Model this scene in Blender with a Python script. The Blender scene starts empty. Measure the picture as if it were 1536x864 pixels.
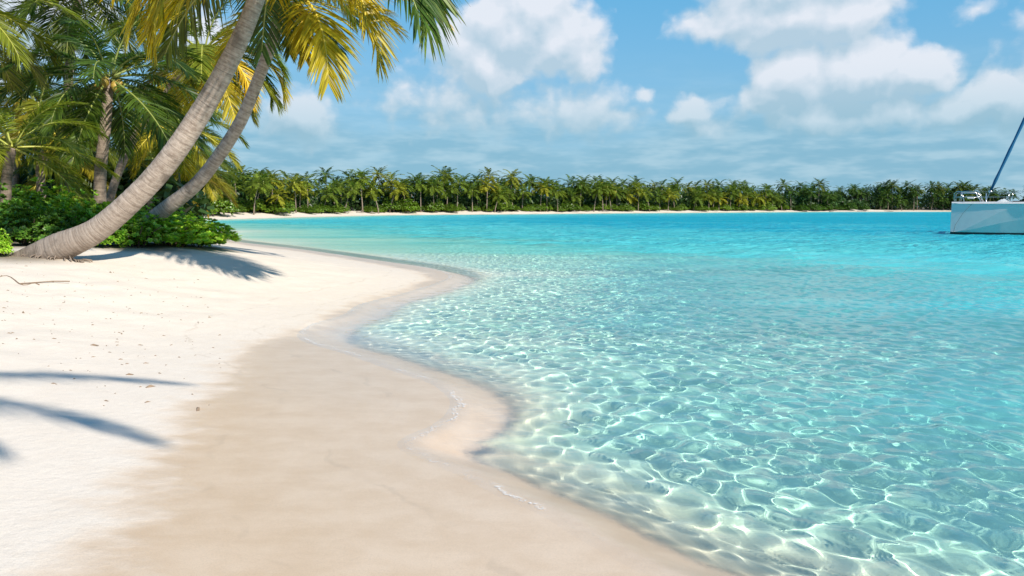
import bpy, math, random
import numpy as np
from mathutils import Vector, Matrix

random.seed(11)
rng = np.random.default_rng(11)
S = bpy.context.scene
COL = S.collection
R = math.radians

# ------------------------------------------------------------------ camera
F = 1195.0
CAM = Vector((0, 0, 1.6))
PITCH = math.atan((432 - 310) / F)
cd = bpy.data.cameras.new('camera'); cam = bpy.data.objects.new('camera', cd); COL.objects.link(cam)
cam.location = CAM; cam.rotation_euler = (math.pi / 2 - PITCH, 0, 0)
cd.sensor_width = 36; cd.lens = F / 1536 * 36; cd.clip_start = .05; cd.clip_end = 9000
S.camera = cam
MR = Matrix.Rotation(math.pi / 2 - PITCH, 3, 'X')

def ray(px, py):
    return MR @ Vector(((px - 768) / F, -(py - 432) / F, -1))
def ground(px, py, z=0.0):
    d = ray(px, py); t = (z - CAM.z) / d.z
    return CAM + d * t
def at(px, py, Y):
    d = ray(px, py); return CAM + d * (Y / d.y)

# ------------------------------------------------------------------ helpers
def link_mesh(name, verts, faces, mat=None, parent=None, smooth=True, mats=None, midx=None):
    me = bpy.data.meshes.new(name)
    verts = np.asarray(verts, dtype=np.float32)
    if isinstance(faces, np.ndarray):
        nf, k = faces.shape
        me.vertices.add(len(verts)); me.vertices.foreach_set('co', verts.ravel())
        me.loops.add(nf * k); me.loops.foreach_set('vertex_index', faces.astype(np.int32).ravel())
        me.polygons.add(nf); me.polygons.foreach_set('loop_start', np.arange(0, nf * k, k, dtype=np.int32))
        me.polygons.foreach_set('loop_total', np.full(nf, k, dtype=np.int32))
        me.update(calc_edges=True)
    else:
        me.from_pydata([tuple(v) for v in verts], [], faces)
    for m in (mats or ([mat] if mat else [])): me.materials.append(m)
    if midx is not None: me.polygons.foreach_set('material_index', np.asarray(midx, dtype=np.int32))
    if smooth: me.polygons.foreach_set('use_smooth', np.ones(len(me.polygons), dtype=bool))
    o = bpy.data.objects.new(name, me); COL.objects.link(o)
    if parent: o.parent = parent
    return o
def attr(o, name, vals):
    a = o.data.attributes.new(name, 'FLOAT', 'POINT'); a.data.foreach_set('value', np.asarray(vals, dtype=np.float32))
def tag(o, label=None, cat=None, group=None, kind=None):
    if label: o['label'] = label
    if cat: o['category'] = cat
    if group: o['group'] = group
    if kind: o['kind'] = kind
    return o
def empty(name, loc=(0, 0, 0), rz=0):
    o = bpy.data.objects.new(name, None); COL.objects.link(o); o.location = loc; o.rotation_euler = (0, 0, rz); o.empty_display_size = .2
    return o
def smoothstep(a, b, x):
    t = np.clip((x - a) / (b - a), 0, 1); return t * t * (3 - 2 * t)

class MB:
    """collects faces (quads / tris) with a material index per face"""
    def __init__(s): s.v = []; s.f = []; s.m = []; s.n = 0
    def add(s, v, f, m=0):
        v = np.asarray(v, dtype=float); s.v.append(v)
        for q in f: s.f.append(tuple(int(i) + s.n for i in q)); s.m.append(m)
        s.n += len(v)
    def tube(s, pts, rad, n=8, m=0, cap=True):
        pts = [Vector(p) for p in pts]; N = len(pts); vs = []; prev = None
        for i, p in enumerate(pts):
            t = (pts[min(i + 1, N - 1)] - pts[max(i - 1, 0)]).normalized()
            if prev is None:
                a = Vector((0, 0, 1)) if abs(t.z) < .9 else Vector((1, 0, 0)); u = t.cross(a).normalized()
            else: u = (prev - t * prev.dot(t)).normalized()
            prev = u; w = t.cross(u); r = rad[i] if hasattr(rad, '__len__') else rad
            for k in range(n):
                an = 2 * math.pi * k / n; vs.append(p + (u * math.cos(an) + w * math.sin(an)) * r)
        fs = [(i * n + k, i * n + (k + 1) % n, (i + 1) * n + (k + 1) % n, (i + 1) * n + k) for i in range(N - 1) for k in range(n)]
        if cap: fs += [tuple(range(n))[::-1], tuple((N - 1) * n + k for k in range(n))]
        s.add([tuple(v) for v in vs], fs, m)
    def box(s, lo, hi, m=0):
        x0, y0, z0 = lo; x1, y1, z1 = hi
        s.add([(x0, y0, z0), (x1, y0, z0), (x1, y1, z0), (x0, y1, z0), (x0, y0, z1), (x1, y0, z1), (x1, y1, z1), (x0, y1, z1)],
              [(0, 3, 2, 1), (4, 5, 6, 7), (0, 1, 5, 4), (1, 2, 6, 5), (2, 3, 7, 6), (3, 0, 4, 7)], m)
    def build(s, name, mats, parent=None, smooth=True):
        v = np.concatenate(s.v) if s.v else np.zeros((0, 3))
        return link_mesh(name, v, s.f, parent=parent, smooth=smooth, mats=mats if isinstance(mats, list) else [mats], midx=s.m)

class NT:
    """small node-tree builder"""
    def __init__(s, tree): s.t = tree; s.t.nodes.clear()
    def n(s, typ, ins=None, **kw):
        nd = s.t.nodes.new(typ)
        for k, v in kw.items(): setattr(nd, k, v)
        for k, v in (ins or {}).items():
            sk = nd.inputs[k]
            if hasattr(v, 'is_output') or isinstance(v, bpy.types.NodeSocket): s.t.links.new(v, sk)
            elif isinstance(v, bpy.types.Node): s.t.links.new(v.outputs[0], sk)
            else: sk.default_value = v
        return nd
    def m(s, op, a, b=0.0, c=0.0, clamp=False):
        nd = s.n('ShaderNodeMath', {0: a, 1: b, 2: c}, operation=op); nd.use_clamp = clamp; return nd.outputs[0]
    def ss(s, x, a, b, lo=0., hi=1., kind='SMOOTHSTEP'):
        nd = s.n('ShaderNodeMapRange', {'Value': x, 'From Min': a, 'From Max': b, 'To Min': lo, 'To Max': hi}, interpolation_type=kind); return nd.outputs[0]
    def mix(s, f, a, b, blend='MIX'):
        nd = s.n('ShaderNodeMix', data_type='RGBA', blend_type=blend)
        for sk, v in ((nd.inputs[0], f), (nd.inputs[6], a), (nd.inputs[7], b)):
            if isinstance(v, bpy.types.NodeSocket): s.t.links.new(v, sk)
            else: sk.default_value = v if not isinstance(v, tuple) else (tuple(v) + (1,))[:4]
        return nd.outputs[2]
    def noise(s, vec, scale, detail=4, rough=.55, out=0, dist=0., dim='3D'):
        nd = s.n('ShaderNodeTexNoise', {'Scale': scale, 'Detail': detail, 'Roughness': rough, 'Distortion': dist}, noise_dimensions=dim); s.t.links.new(vec, nd.inputs['Vector']); return nd.outputs[out]
    def mapping(s, vec, scale=(1, 1, 1), loc=(0, 0, 0), rot=(0, 0, 0)):
        return s.n('ShaderNodeMapping', {'Vector': vec, 'Scale': scale, 'Location': loc, 'Rotation': rot}).outputs[0]
    def attr(s, name): return s.n('ShaderNodeAttribute', attribute_name=name).outputs['Fac']
    def ramp(s, f, stops, interp='LINEAR'):
        nd = s.n('ShaderNodeValToRGB', {'Fac': f}); cr = nd.color_ramp; cr.interpolation = interp
        while len(cr.elements) < len(stops): cr.elements.new(.5)
        for e, (p, c) in zip(cr.elements, stops): e.position = p; e.color = tuple(c) + (1,)
        return nd.outputs[0]
    def out(s, surf, typ='ShaderNodeOutputMaterial'): s.n(typ, {'Surface': surf})
def mat(name):
    m = bpy.data.materials.new(name); m.use_nodes = True; return m, NT(m.node_tree)
WAVE, STRAIGHT, SKY_K, SKY_MIX, EXPOSURE = 0.8, 0.10, .1, .7, 0.36
# ------------------------------------------------------------------ shoreline
def gp(pts, z=0.0): return [tuple(ground(x, y, z)[:2]) for x, y in pts]
near_edge = gp([(980, 864), (905, 826), (860, 800), (815, 772), (760, 748), (715, 728), (690, 712), (640, 692), (606, 676), (600, 664), (618, 652),
                (650, 638), (672, 620), (678, 602), (664, 586), (640, 572), (585, 554), (540, 538), (500, 525), (462, 514), (446, 503), (456, 491), (482, 481),
                (515, 472), (540, 456), (600, 441), (655, 424), (672, 413), (640, 402), (560, 390), (450, 374), (340, 360), (318, 350)])
far_edge = gp([(262, 331), (330, 329), (400, 327), (480, 325), (560, 323), (660, 322), (760, 321.3), (900, 320), (1050, 319), (1180, 318),
               (1300, 317.7), (1420, 317.5), (1536, 317.5), (1700, 318), (2200, 320)])
def spline(pts, n=6):
    p = [pts[0]] + list(pts) + [pts[-1]]; out = []
    for i in range(1, len(p) - 2):
        a, b, c, d = (np.array(q) for q in p[i - 1:i + 3])
        for k in range(n):
            t = k / n; out.append(tuple(.5 * (2 * b + (c - a) * t + (2 * a - 5 * b + 4 * c - d) * t * t + (3 * b - a - 3 * c + d) * t ** 3)))
    out.append(tuple(pts[-1])); return out
behind = [(70, -34), (24, -12), (9, -3.4), (4, .7), (1.9, 2.3), (1.0, 3.02)]
cove = [(-19, 52), (-33, 72), (-42, 84)]
closing = [(420, 300), (420, 2500), (-2500, 2500), (-2500, -400), (300, -180)]
shore = spline(behind + near_edge + cove + far_edge, 4)
LAND = np.array(shore + closing)
dry_edge = gp([(60, 980), (110, 900), (150, 850), (200, 760), (245, 700), (290, 640), (322, 600), (350, 560), (372, 532), (400, 512), (440, 497), (478, 484),
               (505, 471), (530, 456), (590, 440), (640, 423), (650, 413), (620, 403), (550, 391), (450, 375.5), (345, 362)], .05)
DRY = np.array(spline([(30, -24), (6, -5), (0.5, -.5), (-.9, 1.2), (-1.5, 2.2)] + dry_edge + [(-20.5, 52), (-34.5, 72), (-43, 84)] + [(x, y + .9) for x, y in far_edge], 3) + closing)
def inside(P, poly):
    x, y = P[:, 0], P[:, 1]; r = np.zeros(len(P), bool); j = len(poly) - 1
    for i in range(len(poly)):
        xi, yi = poly[i]; xj, yj = poly[j]
        c = (yi > y) != (yj > y)
        if yj != yi: r ^= c & (x < (xj - xi) * (y - yi) / (yj - yi) + xi)
        j = i
    return r
def sdist(P, poly):
    if len(P) == 1:
        A = np.roll(poly, 1, 0); AB = poly - A; L = (AB * AB).sum(1) + 1e-12; t = np.clip(((P[0] - A) * AB).sum(1) / L, 0, 1)
        d = np.array([np.sqrt((((P[0] - A) - AB * t[:, None]) ** 2).sum(1).min())]); return np.where(inside(P, poly), d, -d)
    d2 = np.full(len(P), 1e18)
    for i in range(len(poly)):
        a = poly[i - 1]; b = poly[i]; ab = b - a; L = ab @ ab
        if L < 1e-12: continue
        t = np.clip(((P - a) @ ab) / L, 0, 1)
        dx = P[:, 0] - a[0] - t * ab[0]; dy = P[:, 1] - a[1] - t * ab[1]
        d2 = np.minimum(d2, dx * dx + dy * dy)
    d = np.sqrt(d2); return np.where(inside(P, poly), d, -d)
def vnoise(P, sc, seed):
    r = np.random.default_rng(seed); G = r.random((64, 64)); q = P / sc
    i = np.floor(q).astype(int); f = q - i; f = f * f * (3 - 2 * f); i %= 64; j = (i + 1) % 64
    return (G[i[:, 0], i[:, 1]] * (1 - f[:, 0]) * (1 - f[:, 1]) + G[j[:, 0], i[:, 1]] * f[:, 0] * (1 - f[:, 1]) + G[i[:, 0], j[:, 1]] * (1 - f[:, 0]) * f[:, 1] + G[j[:, 0], j[:, 1]] * f[:, 0] * f[:, 1]) - .5
def heights(P):
    dw = sdist(P, LAND); dd = sdist(P, DRY)
    r = np.hypot(P[:, 0], P[:, 1])
    land = .018 * np.clip(dw, 0, 5) + .74 * smoothstep(-.3, 7.0, dd) + .35 * smoothstep(8, 60, dd) + .00 * dd
    d = -dw
    kf = .5 + .5 * smoothstep(8.5, 5, P[:, 1])
    sea = .06 * np.clip(d, 0, .4) + (.35 + .65 * kf) * (.30 * np.clip(d - .12, 0, 1.3) + .10 * np.clip(d - 1.4, 0, 1.1) + .12 * np.clip(d - 2.5, 0, 8)) + .06 * np.clip(d - 9, 0, 30) + .015 * np.clip(d - 40, 0, 100)
    near = 1 - smoothstep(40, 80, r)
    bumps = near * smoothstep(.6, 4, d) * (.08 * vnoise(P, 2.1, 1) + .04 * vnoise(P, .8, 2))
    sea = np.maximum(sea + bumps, np.minimum(sea, .05))
    sea += (1 - near) * smoothstep(3, 20, d) * .9 * (vnoise(P * np.array([.45, 1.0]), 14, 3) + .4 * vnoise(P * np.array([.4, 1]), 5, 9))
    z = np.where(dw > 0, land, -sea)
    rough = smoothstep(0.2, 2.5, dd) * near
    z += rough * (.035 * vnoise(P, 1.3, 4) + .032 * vnoise(P, .42, 5) + .010 * vnoise(P, .17, 6))
    return z, dw, dd
def zat(x, y): return float(heights(np.array([[x, y]], float))[0][0])

def axis(dense0, dense1, step, lo, hi, grow):
    a = list(np.arange(dense0, dense1 + step / 2, step)); s = step
    while a[-1] < hi: s *= grow; a.append(a[-1] + s)
    s = step; b = [dense0]
    while b[-1] > lo: s *= grow; b.append(b[-1] - s)
    return np.array(b[:0:-1] + a)
def grid(xs, ys):
    X, Y = np.meshgrid(xs, ys); P = np.stack([X.ravel(), Y.ravel()], 1); nx, ny = len(xs), len(ys)
    i = np.arange(nx * ny).reshape(ny, nx)
    Fq = np.stack([i[:-1, :-1].ravel(), i[:-1, 1:].ravel(), i[1:, 1:].ravel(), i[1:, :-1].ravel()], 1)
    return P, Fq
P, Fq = grid(axis(-9, 8, .055, -3200, 3200, 1.045), axis(3.0, 21, .055, -400, 5200, 1.035))
z, dw, dd = heights(P)
VEG_C = None

# sand material
m_sand, t = mat('sand')
geo = t.n('ShaderNodeNewGeometry').outputs['Position']
dda = t.attr('dry'); dwa = t.attr('inland'); veg = t.attr('litter')
wob = t.noise(t.mapping(geo, (1, 1.7, 1)), 2.4, 5, .6)
wob2 = t.noise(geo, 0.9, 4, .55)
e = t.m('ADD', dda, t.m('MULTIPLY', t.m('SUBTRACT', wob, .5), .9)); e = t.m('ADD', e, t.m('MULTIPLY', t.m('SUBTRACT', wob2, .5), .8))
dryf = t.ss(e, -.18, .42)
n1 = t.noise(geo, 5, 6, .6); n2 = t.noise(t.mapping(geo, (1, 1.5, 1)), 2.6, 8, .7); grain = t.noise(geo, 420, 2, .7)
dry = t.mix(n1, (.71, .615, .515), (.80, .715, .615))
wet = t.mix(t.ss(n2, .3, .7), (.63, .46, .31), (.71, .545, .395))
col = t.mix(dryf, wet, dry)
under = t.ss(dwa, -1.3, -.25)
bed = t.mix(t.ss(t.noise(t.mapping(geo, (.25, 1, 1)), .11, 4, .6), .45, .66), (.76, .68, .58), (.66, .62, .54))
col = t.mix(under, bed, col)
gr2 = t.noise(geo, 130, 3, .7)
col = t.mix(t.m('ADD', t.ss(gr2, .40, .66, 0, .16), t.ss(grain, .40, .66, 0, .14)), col, (.30, .23, .16))
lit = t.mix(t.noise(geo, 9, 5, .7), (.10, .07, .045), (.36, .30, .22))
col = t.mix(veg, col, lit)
sw = t.m('ADD', dwa, t.m('MULTIPLY', t.m('SUBTRACT', t.noise(geo, 1.3, 5, .6), .5), .7))
sl = t.m('ADD', t.m('MULTIPLY', t.ss(sw, .42, .47), t.ss(sw, .50, .475)), t.m('MULTIPLY', t.ss(sw, 1.22, 1.26), t.ss(sw, 1.30, 1.268)))
col = t.mix(t.m('MULTIPLY', t.m('MULTIPLY', sl, t.ss(t.noise(geo, 2.3, 3, .6), .42, .6)), .22), col, (.36, .27, .19))
bs = t.n('ShaderNodeBump', {'Strength': .45, 'Distance': .02, 'Height': t.m('ADD', t.m('MULTIPLY', t.noise(geo, 14, 6, .65), dryf), t.m('MULTIPLY', t.m('ADD', grain, gr2), .06))})
rough = t.ss(dryf, 0, 1, .33, .95)
bsdf = t.n('ShaderNodeBsdfPrincipled', {'Base Color': col, 'Roughness': rough, 'Normal': bs.outputs[0], 'Specular IOR Level': t.ss(dryf, 0, 1, .35, .1)})
t.out(bsdf.outputs[0])
sand = link_mesh('ground', np.column_stack([P, z]), Fq, m_sand)
tag(sand, kind='structure')
attr(sand, 'dry', dd); attr(sand, 'inland', dw)
LIT_P, LIT_DD = P, dd

# ------------------------------------------------------------------ water
xs = axis(-3, 9, .032, -3000, 3000, 1.035); ys = axis(2.9, 19, .031, -400, 5000, 1.018)
W, Wf = grid(xs, ys)
wz, wdw, _ = heights(W)
keep = (wdw < .35)
fk = keep[Wf].any(1)
Wf = Wf[fk]
used = np.unique(Wf); remap = np.full(len(W), -1); remap[used] = np.arange(len(used)); Wf = remap[Wf]; W = W[used]; wz = wz[used]; wdw = wdw[used]
depth = np.clip(-wz, 0, None); d = -wdw
rw = np.random.default_rng(5); h = np.zeros(len(W)); tot = 0
for i in range(54):
    lam = .13 * (.52 / .13) ** (rw.random() ** 1.15); k = 2 * math.pi / lam
    th = R(200) + rw.normal(0, 1.0)
    a = .0027 * (lam / .5) ** 1.0
    ph = rw.random() * 6.28
    wx = W + .05 * np.stack([np.sin(W[:, 1] * 2.1 + i), np.sin(W[:, 0] * 1.7 - i)], 1)
    h += a * np.sin(k * (wx[:, 0] * math.cos(th) + wx[:, 1] * math.sin(th)) + ph)
rr = np.hypot(W[:, 0], W[:, 1])
amp = (.12 + .88 * smoothstep(.02, .32, depth)) * smoothstep(-.05, .6, d) * (1 - smoothstep(22, 38, rr))
h *= amp * WAVE
rw = np.random.default_rng(8)
farw = smoothstep(12, 24, rr) * (1 - smoothstep(70, 110, rr)) * smoothstep(.25, 1.0, depth)
for i in range(22):
    lam = 1.1 * (4.0 / 1.1) ** rw.random(); k = 2 * math.pi / lam; th = R(80) + rw.normal(0, .55)
    h += .0052 * lam ** .9 * np.sin(k * (W[:, 0] * math.cos(th) + W[:, 1] * math.sin(th)) + rw.random() * 6.28 + .8 * np.sin(W[:, 0] * .31 + i)) * farw
lip = .003 * np.exp(-((d - .10) / .22) ** 2)
zz = np.where(d > 0, h + lip * (1 - smoothstep(14, 25, rr)), -.05 * smoothstep(0, .3, -d) + .012)
zz = np.where(d > 0, zz, .003 * np.exp(-((d - .10) / .22) ** 2) * (1 - smoothstep(14, 25, rr)) - .12 * np.clip(-d, 0, 1))

m_water, t = mat('water')
geo = t.n('ShaderNodeNewGeometry').outputs['Position']
dep = t.attr('depth'); off = t.attr('offshore')
dn = t.m('MULTIPLY', dep, t.ss(t.noise(t.mapping(geo, (.05, .22, 1)), 1.0, 5, .65), .3, .7, .6, 1.4, 'LINEAR'))
tint = t.ramp(t.ss(dn, 0, 2.5, kind='LINEAR'), [(0, (1, 1, 1)), (.05, (.92, .985, .96)), (.15, (.72, .95, .90)), (.35, (.47, .92, .88)), (.7, (.25, .86, .87)), (1, (.14, .80, .85))])
dist = t.n('ShaderNodeVectorMath', {0: geo}, operation='LENGTH').outputs['Value']
b1 = t.noise(t.mapping(geo, (1, 2.2, 1)), 1.6, 4, .6); b2 = t.noise(t.mapping(geo, (.7, 2.2, 1)), .5, 4, .6)
far = t.ss(dist, 18, 40)
bump = t.n('ShaderNodeBump', {'Strength': 1.0, 'Distance': t.ss(far, 0, 1, .010, .55), 'Height': t.m('ADD', t.m('MULTIPLY', b1, .6), t.m('MULTIPLY', b2, far))}).outputs[0]
refr = t.n('ShaderNodeBsdfRefraction', {'Color': t.n('ShaderNodeVectorMath', {0: tint, 1: (1.37, 1.37, 1.37)}, operation='MULTIPLY').outputs[0], 'Roughness': 0.0, 'IOR': 1.333})
trn = t.n('ShaderNodeBsdfTransparent', {'Color': tint})
body = t.n('ShaderNodeMixShader', {0: t.ss(dep, .1, .4, .03, STRAIGHT), 1: refr.outputs[0], 2: trn.outputs[0]})
sc = t.n('ShaderNodeBsdfDiffuse', {'Color': t.ramp(t.ss(dn, .3, 3, kind='LINEAR'), [(0, (.40, .80, .73)), (.3, (.12, .64, .64)), (1, (.014, .42, .56))]), 'Normal': bump})
edge = t.m('GREATER_THAN', t.m('ADD', dep, t.m('ADD', t.m('MULTIPLY', t.m('SUBTRACT', t.noise(geo, 260, 1, .5), .5), .16), t.m('MULTIPLY', t.m('SUBTRACT', t.noise(geo, 3, 3, .6), .5), .06))), .15)
raw = t.m('ADD', off, t.m('MULTIPLY', t.m('SUBTRACT', t.noise(geo, 4, 4, .6), .5), .22))
band = t.m('MULTIPLY', t.ss(raw, .03, .045), t.ss(raw, .10, .062)); foamf = t.m('MULTIPLY', t.m('MULTIPLY', band, t.ss(t.noise(geo, 38, 4, .7), .45, .60)), t.ss(t.noise(geo, 1.1, 3, .5), .44, .56, 0, .7))
body = t.n('ShaderNodeMixShader', {0: edge, 1: t.n('ShaderNodeBsdfTransparent').outputs[0], 2: body.outputs[0]})
body2 = t.n('ShaderNodeMixShader', {0: t.ss(dn, .06, 1.6, 0, .75), 1: body.outputs[0], 2: sc.outputs[0]})
lwt = t.n('ShaderNodeLayerWeight', {'Blend': .5, 'Normal': bump}).outputs['Facing']
fr = t.m('ADD', .02, t.m('MULTIPLY', .98, t.m('POWER', lwt, 5.0)))
gl = t.n('ShaderNodeBsdfGlossy', {'Color': (1, 1, 1, 1), 'Roughness': .06, 'Normal': bump})
fac = t.m('MULTIPLY', t.m('MULTIPLY', fr, t.ss(dist, 5, 32, .8, .36)), t.ss(dep, .02, .15, .5, 1.0))
surf = t.n('ShaderNodeMixShader', {0: fac, 1: body2.outputs[0], 2: gl.outputs[0]})
foam = t.n('ShaderNodeBsdfDiffuse', {'Color': (.82, .81, .78, 1)})
t.out(t.n('ShaderNodeMixShader', {0: foamf, 1: surf.outputs[0], 2: foam.outputs[0]}).outputs[0])
water = link_mesh('water', np.column_stack([W, zz]), Wf, m_water)
tag(water, kind='structure')
attr(water, 'depth', depth); attr(water, 'offshore', d)
# ------------------------------------------------------------------ light
SUN_EL, SUN_V = R(36.5), Vector((.71, -.70, 0)).normalized()
sv = Vector((SUN_V.x * math.cos(SUN_EL), SUN_V.y * math.cos(SUN_EL), math.sin(SUN_EL)))
ld = bpy.data.lights.new('sun', 'SUN'); ld.energy = 5.0; ld.angle = R(.8); ld.color = (1, .935, .83)
sun = bpy.data.objects.new('sun', ld); COL.objects.link(sun); sun.rotation_euler = sv.to_track_quat('Z', 'Y').to_euler(); sun.location = sv * 60
# ------------------------------------------------------------------ sky
w = bpy.data.worlds.new('World'); S.world = w; w.use_nodes = True; t = NT(w.node_tree)
def azel(px, py):
    d = ray(px, py).normalized(); return math.atan2(d.x, d.y) * 10, math.asin(d.z) * 10
# puffs: px, py, rx, ry (pixels of the photograph's scale, turned into sky angles), weight
PUFFS = [(770, 45, 95, 62, 1.0), (735, 95, 75, 50, .9), (840, 62, 75, 55, .95), (800, 10, 70, 50, 1.0), (875, 90, 50, 42, .7), (690, 70, 60, 60, .75),
         (700, 160, 170, 60, .50), (860, 170, 130, 55, .55), (610, 150, 90, 60, .40),
         (450, 178, 66, 46, .80), (410, 190, 50, 36, .5),
         (1040, 165, 42, 30, .75), (1060, 190, 60, 30, .5), (965, 140, 20, 12, .55), (930, 175, 60, 30, .55),
         (1180, 25, 150, 46, 1.0), (1090, 45, 80, 26, .7), (1270, 30, 70, 52, .9), (1190, -20, 130, 40, 1.0),
         (1190, 115, 64, 48, 1.0), (1290, 105, 72, 52, 1.05), (1380, 105, 52, 34, .95), (1160, 150, 60, 40, .8), (1340, 165, 90, 40, .7), (1240, 170, 100, 40, .7),
         (1500, 140, 52, 36, .85), (1450, 165, 70, 34, .75), (1560, 150, 80, 50, .9), (1465, 18, 40, 20, .42), (300, 60, 90, 50, .6), (60, 20, 120, 70, .7), (-150, 120, 160, 60, .8),
         (1760, 40, 160, 70, .9), (1900, 170, 180, 60, .9)]
grp = bpy.data.node_groups.new('cloud_field', 'ShaderNodeTree')
grp.interface.new_socket('uv', in_out='INPUT', socket_type='NodeSocketVector'); grp.interface.new_socket('H', in_out='OUTPUT', socket_type='NodeSocketFloat')
g = NT(grp); gi = g.n('NodeGroupInput').outputs[0]
n1 = g.n('ShaderNodeTexNoise', {'Vector': gi, 'Scale': 1.6, 'Detail': 5, 'Roughness': .55}, noise_dimensions='2D')
warp = g.n('ShaderNodeVectorMath', {0: n1.outputs['Color'], 1: (.5, .5, .5)}, operation='SUBTRACT').outputs[0]
wp = g.n('ShaderNodeVectorMath', {0: warp, 1: (.38, .30, 0), 2: gi}, operation='MULTIPLY_ADD').outputs[0]
acc = None
for px, py, rx, ry, wt in PUFFS:
    u, v = azel(px, py); sx, sy = F / 10 / rx, F / 10 / ry
    q = g.n('ShaderNodeVectorMath', {0: wp, 1: (u, v, 0)}, operation='SUBTRACT').outputs[0]
    q = g.n('ShaderNodeVectorMath', {0: q, 1: (sx * .72, sy * .72, 0)}, operation='MULTIPLY').outputs[0]
    L = g.n('ShaderNodeVectorMath', {0: q}, operation='LENGTH').outputs['Value']
    e = g.m('MULTIPLY', g.m('SUBTRACT', 1.0, L), wt)
    acc = e if acc is None else g.m('SMOOTH_MAX', acc, e, .12)
vo = g.n('ShaderNodeTexVoronoi', {'Vector': wp, 'Scale': 3.4, 'Detail': 1.0, 'Roughness': .5, 'Lacunarity': 2.2}, feature='SMOOTH_F1', normalize=True, voronoi_dimensions='2D')
bil = g.m('SUBTRACT', .42, vo.outputs['Distance'])
fb = g.m('SUBTRACT', g.noise(g.mapping(gi, (1, 1.5, 1)), 2.4, 6, .6, dim='2D'), .5)
H = g.m('ADD', g.m('SUBTRACT', acc, .17), g.m('ADD', g.m('MULTIPLY', bil, .50), g.m('MULTIPLY', fb, .26)))
g.n('NodeGroupOutput', {0: H})
dirn = t.n('ShaderNodeNewGeometry').outputs['Incoming']
tc = t.n('ShaderNodeTexCoord').outputs['Generated']
sep = t.n('ShaderNodeSeparateXYZ', {0: tc}).outputs
u = t.m('MULTIPLY', t.m('ARCTAN2', sep[0], sep[1]), 10.0); el = t.m('MULTIPLY', t.m('ARCSINE', sep[2]), 10.0)
uv = t.n('ShaderNodeCombineXYZ', {0: u, 1: el, 2: 0.0}).outputs[0]
def field(vec):
    nd = t.n('ShaderNodeGroup', {}); nd.node_tree = grp; t.t.links.new(vec, nd.inputs[0]); return nd.outputs[0]
H0 = field(uv)
H1 = field(t.n('ShaderNodeVectorMath', {0: uv, 1: (.07, .22, 0)}, operation='ADD').outputs[0])
lit = t.m('SUBTRACT', H0, H1)
dens = t.ss(H0, .08, .38)
br = t.ss(lit, -.22, .24, 0, 1, 'LINEAR')
lowdim = t.ss(el, .7, 1.7)
cl_hi = t.mix(lowdim, (.46, .62, .72), (.73, .77, .84)); cl_lo = t.mix(lowdim, (.28, .48, .60), (.43, .57, .68))
ccol = t.mix(br, cl_lo, cl_hi)
# layered stratus low over the horizon
st = t.noise(t.n('ShaderNodeVectorMath', {0: uv, 1: (.32, 1.5, 1)}, operation='MULTIPLY').outputs[0], 1.5, 4, .55, dim='2D')
st2 = t.noise(t.n('ShaderNodeVectorMath', {0: uv, 1: (.6, 2.6, 1)}, operation='MULTIPLY').outputs[0], 2.2, 3, .6, dim='2D')
band = t.m('MULTIPLY', t.ss(el, 2.0, .55), t.ss(t.m('ADD', st, t.ss(el, 1.5, .2, 0, .35)), .32, .72, .2, .85))
scol = t.mix(t.ss(st2, .34, .74), (.22, .44, .58), (.38, .57, .68))
skyn = t.n('ShaderNodeTexSky', sky_type='NISHITA', sun_disc=False, sun_elevation=SUN_EL, sun_rotation=math.atan2(sv.x, sv.y), altitude=0, air_density=1.0, dust_density=.3, ozone_density=3.0)
nis = t.n('ShaderNodeVectorMath', {0: skyn.outputs[0], 1: (SKY_K, SKY_K, SKY_K)}, operation='MULTIPLY').outputs[0]
grad = t.ramp(t.ss(el, 0, 16, kind='LINEAR'), [(0, (.22, .47, .64)), (.06, (.21, .50, .74)), (.17, (.10, .455, .78)), (.5, (.05, .25, .60)), (1, (.03, .15, .45))])
base = t.mix(SKY_MIX, nis, grad)
c1 = t.mix(band, base, scol)
c2 = t.mix(t.m('MULTIPLY', dens, .96), c1, ccol)
below = t.ss(el, -.05, 0.0)
c3 = t.mix(below, (.25, .45, .5), c2)
t.out(t.n('ShaderNodeBackground', {'Color': t.n('ShaderNodeVectorMath', {0: c3, 1: (10, 10, 10)}, operation='MULTIPLY').outputs[0], 'Strength': .086}).outputs[0], 'ShaderNodeOutputWorld')
w.cycles.sampling_method = 'MANUAL'; w.cycles.sample_map_resolution = 128
# ------------------------------------------------------------------ plant materials
def leaf_mat(name, base, tip, trans=.45, spec=.35, rough=.42, use_obj=True, var=.5):
    m, t = mat(name)
    tp = t.attr('tipness'); rnd = t.attr('vary')
    oc = t.n('ShaderNodeObjectInfo').outputs
    c = t.mix(t.ss(tp, .25, 1.0), base, tip)
    c = t.mix(t.m('MULTIPLY', t.ss(tp, .80, 1.0), t.ss(rnd, .45, .9)), c, (.30, .17, .06)) if use_obj else c
    hs = t.n('ShaderNodeHueSaturation', {'Hue': t.ss(rnd, 0, 1, .5 - .02 * var, .5 + .02 * var, 'LINEAR'), 'Saturation': 1.0, 'Value': t.ss(rnd, 0, 1, 1 - var, 1 + var, 'LINEAR'), 'Color': c}).outputs[0]
    if use_obj: hs = t.mix(1.0, hs, oc['Color'], 'MULTIPLY')
    d = t.n('ShaderNodeBsdfPrincipled', {'Base Color': hs, 'Roughness': rough, 'Specular IOR Level': spec})
    tr = t.n('ShaderNodeBsdfTranslucent', {'Color': t.mix(1.0, hs, (1.5, 1.45, .7), 'MULTIPLY')})
    t.out(t.n('ShaderNodeMixShader', {0: trans, 1: d.outputs[0], 2: tr.outputs[0]}).outputs[0]); return m
M_FROND = leaf_mat('frond_leaf', (1.0, 1.0, 1.0), (1.0, 1.0, 1.0))
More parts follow.
